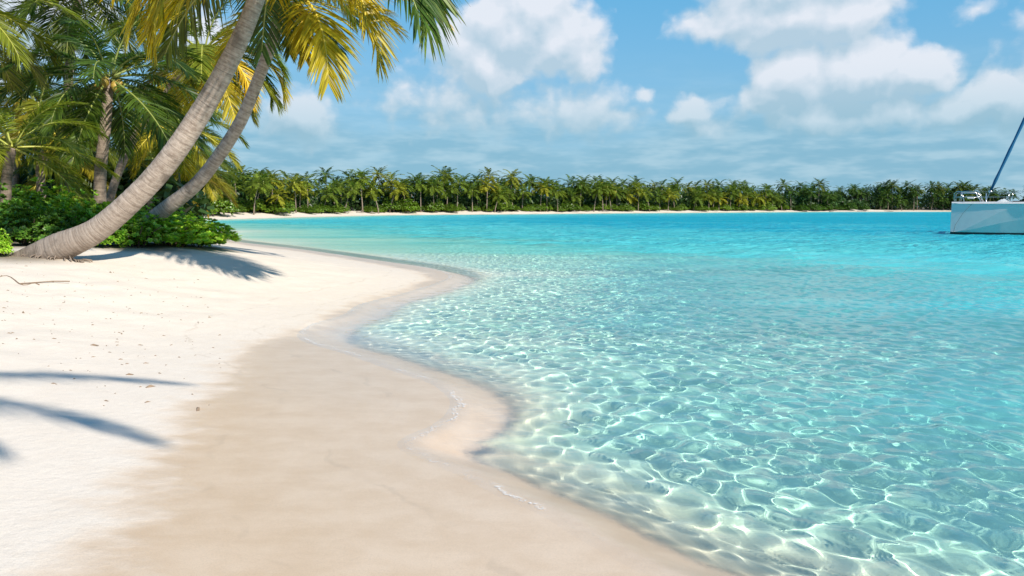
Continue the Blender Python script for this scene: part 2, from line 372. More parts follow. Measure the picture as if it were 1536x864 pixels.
M_FARFROND = leaf_mat('far_frond_leaf', (1.0, 1.0, 1.0), (1.1, 1.0, .9), trans=.3, spec=.12, rough=.6)
M_SHRUB = leaf_mat('shrub_leaf', (.12, .25, .03), (.22, .38, .05), trans=.35, spec=.5, rough=.35, use_obj=True, var=.45)
M_WOODS = leaf_mat('woods_leaf', (.040, .085, .020), (.065, .125, .03), trans=.3, use_obj=False, var=.6)
m_rach, t = mat('frond_rib'); oc = t.n('ShaderNodeObjectInfo').outputs['Color']
t.out(t.n('ShaderNodeBsdfPrincipled', {'Base Color': t.mix(.55, (.34, .30, .10), t.mix(1.0, oc, (2.2, 2, 2), 'MULTIPLY')), 'Roughness': .45}).outputs[0])
def trunk_mat(name, light, dark, ring=.15, k=1.0):
    m, t = mat(name); geo = t.n('ShaderNodeNewGeometry').outputs['Position']; tc = t.n('ShaderNodeTexCoord').outputs['Object']
    ln = t.attr('len'); w1 = t.noise(tc, 2.2, 4, .6); w2 = t.noise(tc, 14, 5, .65); w3 = t.noise(tc, 55, 3, .6)
    sp_ = t.n('ShaderNodeSeparateXYZ', {0: tc}).outputs; bandv = t.n('ShaderNodeCombineXYZ', {0: t.m('MULTIPLY', sp_[0], 3.0), 1: t.m('MULTIPLY', sp_[1], 3.0), 2: t.m('MULTIPLY', ln, 26.0)}).outputs[0]; w4 = t.noise(bandv, 1.0, 4, .65)
    ph = t.m('ADD', t.m('DIVIDE', ln, ring), t.m('MULTIPLY', t.m('SUBTRACT', w1, .5), .5))
    fr = t.m('FRACT', ph); edge = t.m('MULTIPLY', t.ss(fr, .78, .95), t.ss(fr, 1.0, .96))
    c = t.mix(t.ss(t.m('ADD', t.m('MULTIPLY', w2, .45), t.m('MULTIPLY', w4, .55)), .34, .62), dark, light)
    c = t.mix(t.m('MULTIPLY', edge, t.ss(w4, .4, .62, 0, .5)), c, tuple(x * .38 for x in dark))
    c = t.mix(t.m('MULTIPLY', t.ss(w1, .54, .68), .65), c, tuple(x * .45 for x in dark))     # weathered dark patches
    base = t.attr('butt'); c = t.mix(t.m('MULTIPLY', base, t.ss(w2, .3, .6, .25, .9)), c, tuple(x * .40 for x in dark))
    b = t.n('ShaderNodeBump', {'Strength': .7 * k, 'Distance': .02, 'Height': t.m('ADD', t.m('MULTIPLY', w2, .7), t.m('ADD', t.m('ADD', t.m('MULTIPLY', w3, .3), t.m('MULTIPLY', w4, .6)), t.m('MULTIPLY', edge, t.ss(w4, .4, .62, 0, -.4))))}).outputs[0]
    t.out(t.n('ShaderNodeBsdfPrincipled', {'Base Color': c, 'Roughness': .85, 'Specular IOR Level': .15, 'Normal': b}).outputs[0]); return m
M_TRUNK = trunk_mat('palm_trunk', (.50, .415, .35), (.25, .195, .155))
M_TRUNK2 = trunk_mat('palm_trunk_dark', (.34, .27, .215), (.17, .13, .10), .11)
m_nut, t = mat('coconut_husk'); t.out(t.n('ShaderNodeBsdfPrincipled', {'Base Color': t.mix(t.noise(t.n('ShaderNodeTexCoord').outputs['Object'], 9, 3), (.36, .30, .05), (.45, .25, .05)), 'Roughness': .5}).outputs[0])

# ------------------------------------------------------------------ palm fronds
class Leaves:
    def __init__(s): s.v = []; s.f = []; s.tip = []; s.var = []; s.m = []; s.n = 0
    def strip(s, base, D, W, l, w, g, rv, ts=(0, .33, .7, 1.0), prof=(.55, 1.0, .72, 0.0), m=0, tip0=None):
        vs = []
        for tt, pr in zip(ts, prof):
            c = base + D * (l * tt) + np.array([0, 0, -1.0]) * (l * g * tt * tt)
            if pr > 0:
                vs.append(c - W * (w * pr)); vs.append(c + W * (w * pr)); s.tip += [tt if tip0 is None else tip0] * 2
            else: vs.append(c); s.tip.append(tt if tip0 is None else tip0)
        k = len(vs); n = s.n; s.v += vs; s.var += [rv] * k; s.n += k
        j = 0
        while j + 3 < k: s.f.append((n + j, n + j + 1, n + j + 3, n + j + 2)); s.m.append(m); j += 2
        if k % 2: s.f.append((n + k - 3, n + k - 2, n + k - 1)); s.m.append(m)
    def tube(s, pts, rad, n=5, m=1):
        b = MB(); b.tube(pts, rad, n); v = np.concatenate(b.v)
        for f in b.f: s.f.append(tuple(i + s.n for i in f)); s.m.append(m)
        s.v += [np.array(q) for q in v]; s.tip += [0] * len(v); s.var += [.5] * len(v); s.n += len(v)
    def mesh(s, name, mats):
        me = bpy.data.meshes.new(name); me.from_pydata([tuple(q) for q in s.v], [], s.f)
        for m in mats: me.materials.append(m)
        me.polygons.foreach_set('material_index', np.array(s.m, dtype=np.int32)); me.polygons.foreach_set('use_smooth', np.ones(len(s.f), bool))
        for nm, vals in (('tipness', s.tip), ('vary', s.var)):
            a = me.attributes.new(nm, 'FLOAT', 'POINT'); a.data.foreach_set('value', np.array(vals, dtype=np.float32))
        return me
def frond_into(Lv, r, elev, bend, npairs, lw=.0062, ll=.30, az=0., scale=1., org=(0, 0, 0), rachis=True, segs=18, hang=1.0, twist=0., seg_full=True):
    ca, sa = math.cos(az), math.sin(az); org = np.array(org, float)
    def rot(v): return np.array([v[0] * ca - v[1] * sa, v[0] * sa + v[1] * ca, v[2]])
    pts = [np.zeros(3)]; ths = [elev]; sw = r.normal(0, .12)
    for i in range(segs):
        s_ = (i + 1) / segs; th = elev - bend * s_ ** 1.25
        yaw = sw * s_
        pts.append(pts[-1] + np.array([math.cos(th) * math.cos(yaw), math.cos(th) * math.sin(yaw), math.sin(th)]) / segs); ths.append(th)
    if rachis: Lv.tube([org + rot(p) * scale for p in pts], [scale * (.0115 * (1 - .9 * (i / segs)) + .0012) for i in range(segs + 1)], 5)
    for k in range(npairs):
        s_ = .14 + .86 * (k + .5) / npairs; q = s_ * segs; i = min(int(q), segs - 1); f = q - i
        p = pts[i] * (1 - f) + pts[i + 1] * f; th = ths[i] * (1 - f) + ths[i + 1] * f
        T = np.array([math.cos(th), 0, math.sin(th)]); N = np.array([-math.sin(th), 0, math.cos(th)])
        l = ll * (min(1, .45 + 1.9 * (s_ - .14)) * (1 - .62 * max(0, (s_ - .5) / .5) ** 1.6)) * r.uniform(.86, 1.08)
        al = R(68) * (1 - s_) + R(26) * s_ + r.normal(0, .07)
        for sd in (-1, 1):
            if r.random() < .035: continue
            lift = r.normal(.22, .13)
            D = T * math.cos(al) + np.array([0, sd, 0]) * math.sin(al) * math.cos(lift) + N * math.sin(lift) * math.sin(al)
            D /= np.linalg.norm(D)
            W = T - D * (T @ D); W = W / np.linalg.norm(W); tw = r.normal(0, .35); B = np.cross(D, W); W = W * math.cos(tw) + B * math.sin(tw)
            g = hang * r.uniform(.22, .55) * (1.1 - .5 * s_)
            if seg_full: Lv.strip(org + rot(p) * scale, rot(D), rot(W), l * scale, lw * scale * r.uniform(.8, 1.15), g, r.random())
            else: Lv.strip(org + rot(p) * scale, rot(D), rot(W), l * scale, lw * scale, g, r.random(), ts=(0, .5, 1), prof=(.7, 1, 0))
WEEP = {38: 2.2, 18: 1.95, 0: 1.6, -22: 1.1}
ELEVS = [78, 58, 38, 18, 0, -22, -45]
FR = {}
r0 = np.random.default_rng(3)
for e_ in ELEVS:
    for v_ in range(2):
        Lv = Leaves(); bend = {78: 1.15, 58: 1.45, 38: 1.5, 18: 1.3, 0: 1.15, -22: .8, -45: .55}[e_] * (1.0, .8)[v_]
        frond_into(Lv, r0, R(e_), bend, 78, lw=.0066); FR[(e_, v_)] = Lv.mesh('frond', [M_FROND, m_rach])
for e_ in WEEP:
    Lv = Leaves(); frond_into(Lv, r0, R(e_), WEEP[e_], 86, lw=.0066); FR[(e_, 2)] = Lv.mesh('frond', [M_FROND, m_rach])
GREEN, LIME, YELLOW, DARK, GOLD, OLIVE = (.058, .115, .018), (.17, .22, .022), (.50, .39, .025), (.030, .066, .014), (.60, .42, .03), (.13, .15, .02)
def blend(a, b, f): return tuple(x * (1 - f) + y * f for x, y in zip(a, b))
def add_frond(root, pos, az, elev, L, colr, v=0, roll=0.):
    e_ = min(ELEVS if v < 2 else WEEP, key=lambda q: abs(q - elev)); o = bpy.data.objects.new('frond', FR[(e_, v)]); COL.objects.link(o); o.parent = root
    o.location = pos; o.rotation_euler = (roll, R(e_ - elev), R(az)); o.scale = (L, L, L); o.color = tuple(colr) + (1,); return o
def trunk_mesh(root, pts, rads, material, ring=.15, nseg=20, flare=0.0, butt=.8):
    pts = [Vector(p) for p in pts]; P3 = [np.array(p) for p in pts]; n = 14; C = []; RR = []
    Q = [P3[0]] + P3 + [P3[-1]]; rq = [rads[0]] + list(rads) + [rads[-1]]
    for i in range(1, len(Q) - 2):
        for k in range(n):
            t_ = k / n; a, b, c, d = Q[i - 1:i + 3]
            C.append(.5 * (2 * b + (c - a) * t_ + (2 * a - 5 * b + 4 * c - d) * t_ ** 2 + (3 * b - a - 3 * c + d) * t_ ** 3)); RR.append(rq[i] * (1 - t_) + rq[i + 1] * t_)
    C.append(P3[-1]); RR.append(rads[-1]); C = np.array(C); RR = np.array(RR)
    s_ = np.concatenate([[0], np.cumsum(np.linalg.norm(np.diff(C, axis=0), axis=1))]); step = ring / 5
    u_ = np.arange(0, s_[-1], step); C2 = np.stack([np.interp(u_, s_, C[:, i]) for i in range(3)], 1); R2 = np.interp(u_, s_, RR)
    rn = np.random.default_rng(int(abs(P3[0][0]) * 100) + 1)
    jit = rn.normal(0, .012, len(u_)); ph = (u_ / ring) % 1
    R2 = R2 * (1 + .006 * np.where(ph > .7, 1, 0) - .008 * ph + jit * .6)
    b = MB(); b.tube([tuple(c) for c in C2], list(R2), nseg); v = np.concatenate(b.v)
    ang = np.tile(np.arange(nseg) * 2 * np.pi / nseg, len(u_)); uu = np.repeat(u_, nseg)
    cen = np.repeat(C2, nseg, axis=0); dv = v - cen
    lump = 1 + .05 * np.sin(ang * 2 + uu * .9) + .03 * np.sin(ang * 3 - uu * 1.7) + .10 * flare * np.exp(-uu / .6) * np.sin(ang * 5)
    v = cen + dv * lump[:, None]; b.v = [v]
    o = b.build('trunk', material, root); attr(o, 'len', uu); attr(o, 'butt', np.exp(-uu / 1.3) * butt); return o
def palm(label, pts, rads, fronds, material=None, group='coconut palms of the near grove', nuts=0, ring=.12, flare=0., nseg=14, cat='palm tree', name='coconut_palm', butt=.5):
    b0 = Vector(pts[0]); root = empty(name, b0); tag(root, label, cat, group)
    loc = [Vector(p) - b0 for p in pts]
    trunk_mesh(root, loc, rads, material or M_TRUNK2, ring, nseg, flare, butt)
    top = loc[-1]
    for fs in fronds:
        az, el, L, c = fs[:4]; v = fs[4] if len(fs) > 4 else 0; roll = fs[5] if len(fs) > 5 else 0
        off = Vector((math.cos(R(az)) * .10, math.sin(R(az)) * .10, .10 * math.sin(R(el))))
        add_frond(root, top + off, az, el, L, c, v, roll)
    rr_ = random.Random(len(label))
    for k in range(nuts):
        a = k * 2.4; bm = MB(); n = 8; c = top + Vector((math.cos(a) * .26, math.sin(a) * .26, -.12 - .1 * rr_.random()))
        bm.tube([c + Vector((0, 0, .15 - .03 * j)) for j in range(11)], [.11 * math.sin(math.pi * (j + .35) / 10.7) ** .7 for j in range(11)], n); bm.build('coconut', m_nut, root)
    return root
def crown_spec(seed, n, L, young, old, emin=-45, emax=78, dead=0.0, dark=0.):
    r = random.Random(seed); out = []
    for k in range(n):
        f = (k + .5) / n; el = emax - (emax - emin) * f ** .85; az = k * 137.5 + r.uniform(-18, 18)
        c = blend(young, old, max(0, min(1, (f - .35) * 1.3 + r.uniform(-.25, .25))))
        if r.random() < .18: c = blend(c, DARK, .5)
        out.append((az, el + r.uniform(-8, 8), L * (1 - .18 * abs(f - .5)) * r.uniform(.88, 1.08), c, r.randrange(2)))
    return out
Gd = lambda px, py, Y: at(px, py, Y)
def rooted(px_pts, Y, Y1=None, sink=.15):
    n = len(px_pts); out = []
    for i, (x, y) in enumerate(px_pts):
        yy = Y + ((Y1 or Y) - Y) * i / max(1, n - 1); out.append(at(x, y, yy))
    b = out[0]; out[0] = Vector((b.x, b.y, min(b.z, zat(b.x, b.y) - sink))); return out

# the big leaning palm in front
p1 = [(30, 384), (85, 374), (148, 343), (215, 283), (264, 225), (310, 155), (345, 90), (372, 30), (395, -35), (415, -110)]
P1 = rooted(p1, 13.6, 13.0, .25)
fr1 = [(-42, 0, 3.75, GREEN, 0), (-34, 18, 3.9, blend(GREEN, LIME, .5), 2), (196, -5, 2.9, YELLOW, 2), (222, 0, 2.6, blend(YELLOW, LIME, .5), 2), (168, 20, 3.3, YELLOW, 0), (190, 5, 3.0, blend(LIME, YELLOW, .6), 1), (150, -15, 3.0, OLIVE, 0), (205, -10, 2.9, blend(LIME, YELLOW, .8), 0), (178, -22, 2.6, YELLOW, 1), (140, 18, 3.2, OLIVE, 1),
       (225, 18, 3.0, GREEN, 0), (215, -30, 2.5, YELLOW, 1), (-12, 48, 3.2, GREEN, 1), (-35, 18, 3.3, GREEN, 1), (40, 20, 3.3, GREEN, 0), (70, 38, 3.4, LIME, 0), (100, 55, 3.4, LIME, 1),
       (-60, 40, 3.2, GREEN, 0), (-90, 20, 3.0, LIME, 1), (-120, 35, 3.2, OLIVE, 0), (180, 60, 3.4, GREEN, 0), (60, 76, 3.0, LIME, 0), (260, 76, 3.0, LIME, 1), (110, -5, 3.0, GREEN, 1)]
P1_ROOT = palm('thick pale ringed trunk leaning right from a swollen foot on the sand, largest palm', P1, [.31, .265, .205, .182, .172, .158, .145, .135, .13, .13], fr1, M_TRUNK, 'two leaning coconut palms', nuts=6, ring=.145, flare=1., nseg=24, butt=1.)
rb_ = MB(); rq = random.Random(4); foot = ground(98, 388, .62)
for k in range(19):
    a = -3.0 + 3.0 * k / 18 + rq.uniform(-.16, .16); c = P1[1]; R0 = .30
    p0 = Vector((c.x + .25 * math.cos(a) + R0 * math.cos(a), c.y + R0 * math.sin(a), 0)); z0 = zat(p0.x, p0.y); d_ = Vector((math.cos(a), math.sin(a), 0)); l_ = rq.uniform(.02, .11)
    rb_.tube([Vector((p0.x, p0.y, z0 + rq.uniform(.01, .10))) - d_ * .12, Vector((p0.x, p0.y, z0 + .03)) + d_ * l_ * .4, Vector((p0.x, p0.y, z0 - .05)) + d_ * l_], [.018, .014, .008], 5)
ro = rb_.build('roots', M_TRUNK2, P1_ROOT); ro.matrix_parent_inverse = Matrix.Translation(-P1_ROOT.location)
for nm in ('len', 'butt'): attr(ro, nm, np.ones(len(ro.data.vertices)) * .3)
# the slimmer leaning palm beside it
p2 = [(175, 372), (238, 322), (292, 278), (327, 235), (362, 180), (390, 112), (412, 50), (426, 2)]
P2 = rooted(p2, 17.4, 16.6, .2)
fr2 = [(-56, 2, 3.25, blend(YELLOW, LIME, .25), 2), (-62, 0, 2.3, blend(GOLD, OLIVE, .4), 2), (-10, 20, 3.3, GOLD, 1), (-24, 18, 2.9, blend(LIME, GOLD, .5), 2), (12, 40, 3.4, YELLOW, 0), (-70, -22, 1.6, OLIVE, 2), (30, 20, 2.6, YELLOW, 1), (-24, -22, 1.7, GREEN, 0),
       (60, 40, 2.6, LIME, 0), (120, 40, 2.6, YELLOW, 1), (165, 35, 2.5, YELLOW, 0), (200, 18, 2.3, blend(LIME, YELLOW, .5), 1), (150, 0, 2.1, YELLOW, 0), (240, 30, 2.3, LIME, 0), (95, 10, 2.2, OLIVE, 1), (20, 70, 2.6, LIME, 0), (190, 70, 2.6, LIME, 1), (-80, 45, 2.6, YELLOW, 2), (-110, -15, 1.5, OLIVE, 0), (40, -25, 1.6, GREEN, 1), (-38, 38, 3.0, YELLOW, 2)]
palm('slimmer darker trunk curving up right behind the thick pale one, golden drooping fronds', P2, [.20, .175, .145, .13, .12, .115, .115, .15], fr2, M_TRUNK, 'two leaning coconut palms', nuts=5, ring=.125, flare=.6, nseg=20)

# grove behind
palm('upright dark palm with full deep green crown left of the leaning trunks', rooted([(148, 318), (150, 270), (158, 190), (163, 118)], 21.0), [.19, .155, .135, .12], crown_spec(5, 26, 2.9, GREEN, blend(GREEN, LIME, .35), -45), M_TRUNK2, nuts=7)
palm('palm whose grey trunk slants right and whose yellow crown shows behind the thick trunk', rooted([(150, 318), (170, 280), (200, 210), (250, 130), (303, 78)], 25.0), [.15, .125, .115, .105, .10], crown_spec(9, 24, 3.0, LIME, YELLOW, -48) + [(8, 20, 3.2, YELLOW, 2), (-25, 0, 2.7, GOLD, 2), (5, 38, 3.1, LIME, 2), (-60, 0, 2.6, YELLOW, 2), (25, 15, 2.9, LIME, 2), (-10, -20, 2.5, OLIVE, 2)], M_TRUNK2, nuts=4)
palm('short young palm with bright lime fronds at the left picture edge', rooted([(6, 318), (9, 280), (18, 222)], 17.6), [.13, .11, .09], crown_spec(12, 14, 2.2, LIME, blend(LIME, YELLOW, .2), -22, 74), M_TRUNK2)
palm('palm at the top left corner with olive fronds hanging in from outside', rooted([(-110, 330), (-105, 220), (-95, 100), (-85, 10)], 18.0), [.18, .15, .13, .12], crown_spec(21, 20, 2.7, LIME, blend(OLIVE, YELLOW, .3), -25), M_TRUNK2, nuts=3)
palm('tall palm high behind the upright dark one, its crown cut by the top picture edge', rooted([(95, 318), (100, 200), (105, 90), (118, -15)], 27.0), [.19,.15,.13,.12], crown_spec(33, 24, 3.1, GREEN, OLIVE, -50), M_TRUNK2)
palm('palm with mid green crown low behind the young lime palm', rooted([(62, 316), (60, 250), (56, 165)], 26.0), [.16,.13,.11], crown_spec(41, 22, 2.9, blend(GREEN, LIME, .3), YELLOW, -50), M_TRUNK2)
palm('palm with pale slanting trunk seen under the thick leaning trunk', rooted([(215, 318), (228, 280), (243, 235), (262, 185)], 31.0), [.14, .12, .11, .10], crown_spec(55, 22, 2.8, LIME, YELLOW, -50), M_TRUNK)
palm('yellowing palm between the two leaning trunks, crown near the sky edge', rooted([(272, 316), (268, 290), (272, 250)], 36.0), [.17, .15, .13], crown_spec(58, 22, 2.7, LIME, GOLD, -50), M_TRUNK2)
gl = [(120, 318, 30, 238, 90, GREEN, YELLOW, 'dim palm with ragged crown between the dark trunk and the lime palm'),
      (182, 318, 34, 236, 190, LIME, YELLOW, 'bright yellow green palm in the gap right of the dark upright trunk'),
      (205, 316, 40, 200, 212, LIME, OLIVE, 'palm with olive crown straight behind the thick leaning trunk'),
      (20, 318, 30, 130, 30, OLIVE, YELLOW, 'palm behind the corner palm, fronds reaching over the lime palm'),
      (240, 317, 46, 228, 262, LIME, YELLOW, 'slender palm deep in the grove seen beneath the slimmer trunk'),
      (288, 318, 52, 250, 285, GREEN, YELLOW, 'palm right behind the slimmer trunk where the grove meets the bay'),
      (250, 318, 60, 212, 240, GREEN, OLIVE, 'taller slender palm rising deep in the grove, dull green crown'),
      (302, 319, 66, 258, 308, GREEN, YELLOW, 'last palm of the near grove beside the far white beach'),
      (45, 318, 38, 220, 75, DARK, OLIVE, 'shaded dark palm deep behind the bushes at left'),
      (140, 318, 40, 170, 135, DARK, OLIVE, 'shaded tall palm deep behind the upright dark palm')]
for i, (x0, y0, Y, yt, xt, a, b, lb) in enumerate(gl):
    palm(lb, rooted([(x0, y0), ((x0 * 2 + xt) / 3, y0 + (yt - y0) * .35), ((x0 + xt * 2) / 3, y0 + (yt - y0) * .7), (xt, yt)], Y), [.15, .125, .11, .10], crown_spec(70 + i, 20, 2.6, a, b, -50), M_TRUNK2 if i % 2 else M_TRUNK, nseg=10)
# a palm beside the photographer, its crown above and left of the picture
bx, by = -.2, 1.0
SIDE = palm('leaning palm just outside the picture at lower left, throwing frond shadows on the near sand', [(bx - 3.9, by - 3.9, zat(bx - 3.9, by - 3.9) - .2), (bx - 3.3, by - 3.3, 1.7), (bx - 1.7, by - 1.7, 3.6), (bx, by, 5.2)], [.24, .17, .14, .13], [(30, 22, 2.3, GREEN, 1), (2, 12, 2.2, GREEN, 0), (-28, 30, 2.0, LIME, 0), (150, 10, 2.5, GREEN, 0), (200, 30, 2.6, OLIVE, 1), (235, 0, 2.4, YELLOW, 0), (290, 40, 2.4, GREEN, 0), (110, 76, 1.8, LIME, 0)], M_TRUNK)

for o in SIDE.children:
    if o.name.startswith('frond'): o.scale.y *= .38      # fronds narrowed so they throw thin shadow streaks on the sand

# ------------------------------------------------------------------ far shore palms
def far_palm_meshes(seed, H, lean, a, b):
    r = np.random.default_rng(seed); rr_ = random.Random(seed); Lv = Leaves(); top = np.array([lean, 0, H])
    n = 24
    for k in range(n):
        f = (k + .5) / n; el = 82 - 112 * f ** .8
        frond_into(Lv, r, R(el + rr_.uniform(-8, 8)), rr_.uniform(.7, 1.3) * (1 if el > 0 else .6), 15, lw=.024, ll=.31, az=k * 2.4 + rr_.uniform(-.3, .3), scale=rr_.uniform(2.7, 3.4), org=top, rachis=False, segs=8, seg_full=False)
    Lv.tube([top + np.array([0, 0, -.5]), top + np.array([0, 0, .5])], [.16, .1], 6, 1)
    me = Lv.mesh('crown', [M_FARFROND, m_rach])
    mb = MB(); mb.tube([(0, 0, -.4), (lean * .15, 0, H * .25), (lean * .45, 0, H * .6), (lean, 0, H)], [.16, .11, .09, .085], 7)
    o = mb.build('trunk', M_TRUNK2); v = np.zeros(len(o.data.vertices) * 3); o.data.vertices.foreach_get('co', v)
    attr(o, 'len', v.reshape(-1, 3)[:, 2]); attr(o, 'butt', np.zeros(len(o.data.vertices))); return o, me
FARK = []
for i, (H, lean) in enumerate([(4.6, .4), (5.2, 1.1), (6.2, -.5), (7.2, .7), (3.8, -1.2), (8.0, .3), (5.4, 1.8)]):
    o, me = far_palm_meshes(200 + i, H, lean, 0, 0); FARK.append((o.data, me, H, lean)); bpy.data.objects.remove(o)
SH = np.array(far_edge); seglen = np.concatenate([[0], np.cumsum(np.linalg.norm(np.diff(SH, axis=0), axis=1))])
def along(s_, inn):
    x = np.interp(s_, seglen, SH[:, 0]); y = np.interp(s_, seglen, SH[:, 1]); x2 = np.interp(s_ + 1, seglen, SH[:, 0]); y2 = np.interp(s_ + 1, seglen, SH[:, 1])
    tx, ty = x2 - x, y2 - y; L = math.hypot(tx, ty) or 1; return x - ty / L * inn, y + tx / L * inn
def pxof(x, y): return 768 + F * x / (y * math.cos(PITCH) + 0.0)
def far_palm(x, y, k, sc, az, colr, label, group):
    trd, cme, H, lean = FARK[k]; root = empty('far_palm', (x, y, zat(x, y)), az); root.scale = (sc, sc, sc); tag(root, label, 'palm tree', group)
    for nm, d in (('trunk', trd), ('crown', cme)):
        o = bpy.data.objects.new(nm, d); COL.objects.link(o); o.parent = root; o.color = tuple(colr) + (1,)
rf = random.Random(77)
STAND = [(350, 243, 'tall palm at the left end of the far beach, right of the slimmer leaning trunk'), (396, 252, 'pair-leaning palm second from the left along the far beach'), (543, 255, 'tall palm with broad crown above the far beach below the gold frond tip'),
         (620, 260, 'tall crown just right of the broad-crowned far palm'), (655, 260, 'palm with drooping yellow skirt on the far beach, left of centre'), (716, 261, 'tall straight palm with bare trunk on the far beach near the picture centre'), (855, 264, 'far palm just poking over the treeline right of centre'),
         (1080, 270, 'far palm above the end of the brightest strip of sand'), (1225, 268, 'highest crown of the dark far trees, right of the white sand end'), (1335, 270, 'tall lone far palm with bare trunk, first left of the boat'), (1372, 275, 'small lone far palm, second left of the boat'), (1401, 273, 'far palm with pale trunk directly left of the boat rail'), (1433, 273, 'far palm rising over the boat bow rail'), (1452, 276, 'far palm just left of the blue sail over the boat')]
def far_at_px(px, inn):
    best = min(np.arange(0, seglen[-1], .5), key=lambda s_: abs((lambda q: 768 + F * q[0] / q[1])(along(s_, inn)) - px)); return along(best, inn)
for i, (px, py, lb) in enumerate(STAND):
    x, y = far_at_px(px, 6.5); zb = zat(x, y); H = at(px, py, y).z - zb
    k = [3, 2, 5, 3, 2, 5, 0, 3, 5, 5, 2, 3, 5, 0][i]; sc = H / (FARK[k][2] + 1.9)
    far_palm(x, y, k, sc, rf.choice([0, math.pi]) + rf.uniform(-.3, .3), blend(GREEN, LIME, rf.uniform(.0, .4)) if px < 1150 else blend(DARK, OLIVE, rf.uniform(.2, .6)), lb, 'standout palms of the far shore')
KIND = ['short', 'leaning', 'straight', 'tall', 'low bent', 'highest', 'strongly leaning']
SEC = [(0, 420, 'left end of the far beach'), (420, 560, 'far beach left of the gold frond tip'), (560, 760, 'far beach left of the picture centre'), (760, 960, 'middle stretch of the far beach'), (960, 1180, 'thinning right part of the far beach'), (1180, 1430, 'dark far shore left of the boat'), (1430, 9999, 'far shore behind the boat')]
s_ = 1.0; cnt = 0
ROWS = [(4.5, 2.6, (0, 1, 4, 4, 6, 2), 0), (9, 4.2, (1, 2, 3, 0), 1), (15, 5.0, (3, 5, 2), 2)]
for inn, sp, ks, row in ROWS:
    s_ = rf.uniform(0, 3)
    while s_ < seglen[-1] - 5:
        x, y = along(s_, inn + rf.uniform(-1.3, 1.6)); px = 768 + F * x / y
        if px > 1620: break
        if px > 225 and rf.random() < (.85 if px < 1180 else (.55 if row == 0 else .8)):
            k = rf.choice(ks); f = rf.random()
            c = blend(blend(GREEN, LIME, .3 + .5 * f), YELLOW, max(0, f - .72) * 1.6) if px < 1180 else blend(DARK, GREEN, .3 + .6 * f)
            if row: c = blend(c, GREEN, .45)
            sec = next(n for a, b, n in SEC if a <= px < b); hue = 'yellowish' if f > .72 else 'green'
            far_palm(x, y, k, rf.uniform(.84, 1.02) * (.84 if px < 520 else 1), rf.uniform(0, 6.28), c, f'{KIND[k]} {hue} palm, {("front row", "second row", "back row")[row]}, {sec}', 'coconut palms along the far shore'); cnt += 1
        s_ += sp * rf.uniform(.65, 1.5)
print('far palms', cnt)

# ------------------------------------------------------------------ shrubs and undergrowth
def shrub_mesh(seed, rx, ry, rz, n, leaf=.112, nl=8, rosette=True):
    r = np.random.default_rng(seed); Lv = Leaves()
    lob = [(r.uniform(-.75, .75), r.uniform(-.75, .75), r.uniform(.3, .62)) for _ in range(9)] + [(0, 0, .7)]
    for k in range(n):
        lx, ly, lr = lob[r.integers(len(lob))]
        d = r.normal(0, 1, 3); d[2] = abs(d[2]) * .9 - .12; d /= np.linalg.norm(d)
        q = np.array([lx, ly, .12 + .1 * lr]) * np.array([1, 1, 1]) + d * lr * r.uniform(.72, 1.05)
        env = max(.2, 1 - .5 * (q[0] ** 2 + q[1] ** 2)); c = np.array([q[0] * rx, q[1] * ry, max(.03, q[2] * rz * 1.35 * env ** .3)])
        up = d * .75 + np.array([0, 0, .65]); up /= np.linalg.norm(up)
        a = np.cross(up, [1, .3, .2]); a /= np.linalg.norm(a); b = np.cross(up, a); rv = r.random(); s0 = r.uniform(.7, 1.25)
        for j in range(nl):
            an = j * 2.4 + r.uniform(-.3, .3); spread = r.uniform(.5, 1.25); D = (a * math.cos(an) + b * math.sin(an)) * math.sin(spread) + up * math.cos(spread)
            W = np.cross(D, up); W /= (np.linalg.norm(W) or 1)
            Lv.strip(c, D, W, leaf * s0 * r.uniform(.75, 1.2), leaf * .26 * s0, r.uniform(.05, .3), min(1, max(0, rv + r.normal(0, .18))), ts=(0, .45, .8, 1), prof=(.25, .8, 1.0, .0))
    return Lv.mesh('foliage', [M_SHRUB])
m_stem, t = mat('shrub_stem'); t.out(t.n('ShaderNodeBsdfPrincipled', {'Base Color': (.10, .07, .045, 1), 'Roughness': .9}).outputs[0])
SHM = [shrub_mesh(1, 1, 1, 1, 860), shrub_mesh(2, 1, 1, 1, 800), shrub_mesh(3, 1, 1, 1, 840)]
stem_b = MB()
for k in range(7):
    a = k * .9; stem_b.tube([(math.cos(a) * .1, math.sin(a) * .1, -.1), (math.cos(a) * .35, math.sin(a) * .35, .35), (math.cos(a) * .7, math.sin(a) * .7, .6)], [.03, .02, .01], 5)
stem_o = stem_b.build('stem', m_stem); STEM = stem_o.data; bpy.data.objects.remove(stem_o)
def shrub(px, py, Y, rx, ry, rz, k, colr, label, group='green shrubs under the palms', stem=True, rot=0.):
    p = at(px, py, Y); z0 = zat(p.x, p.y); root = empty('beach_shrub', (p.x, p.y, z0), rot); tag(root, label, 'shrub', group)
    o = bpy.data.objects.new('foliage', SHM[k]); COL.objects.link(o); o.parent = root; o.scale = (rx, ry, rz); o.color = tuple(colr) + (1,)
    if stem: s2 = bpy.data.objects.new('stem', STEM); COL.objects.link(s2); s2.parent = root; s2.scale = (rx, ry, rz)
    return root
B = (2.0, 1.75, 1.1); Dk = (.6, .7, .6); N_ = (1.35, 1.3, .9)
shrub(262, 360, 17.6, 1.1, .9, .72, 0, B, 'bright lime green shrub at the right end, spilling onto white sand')
shrub(205, 360, 16.4, .75, .8, .72, 1, N_, 'rounded green shrub just right of the thick leaning trunk')
shrub(296, 362, 18.6, .58, .7, .42, 2, B, 'low lime clump at the bush tip pointing to the bay')
shrub(225, 345, 20.5, 1.0, 1.0, .95, 2, N_, 'taller green shrub hiding the foot of the slimmer trunk')
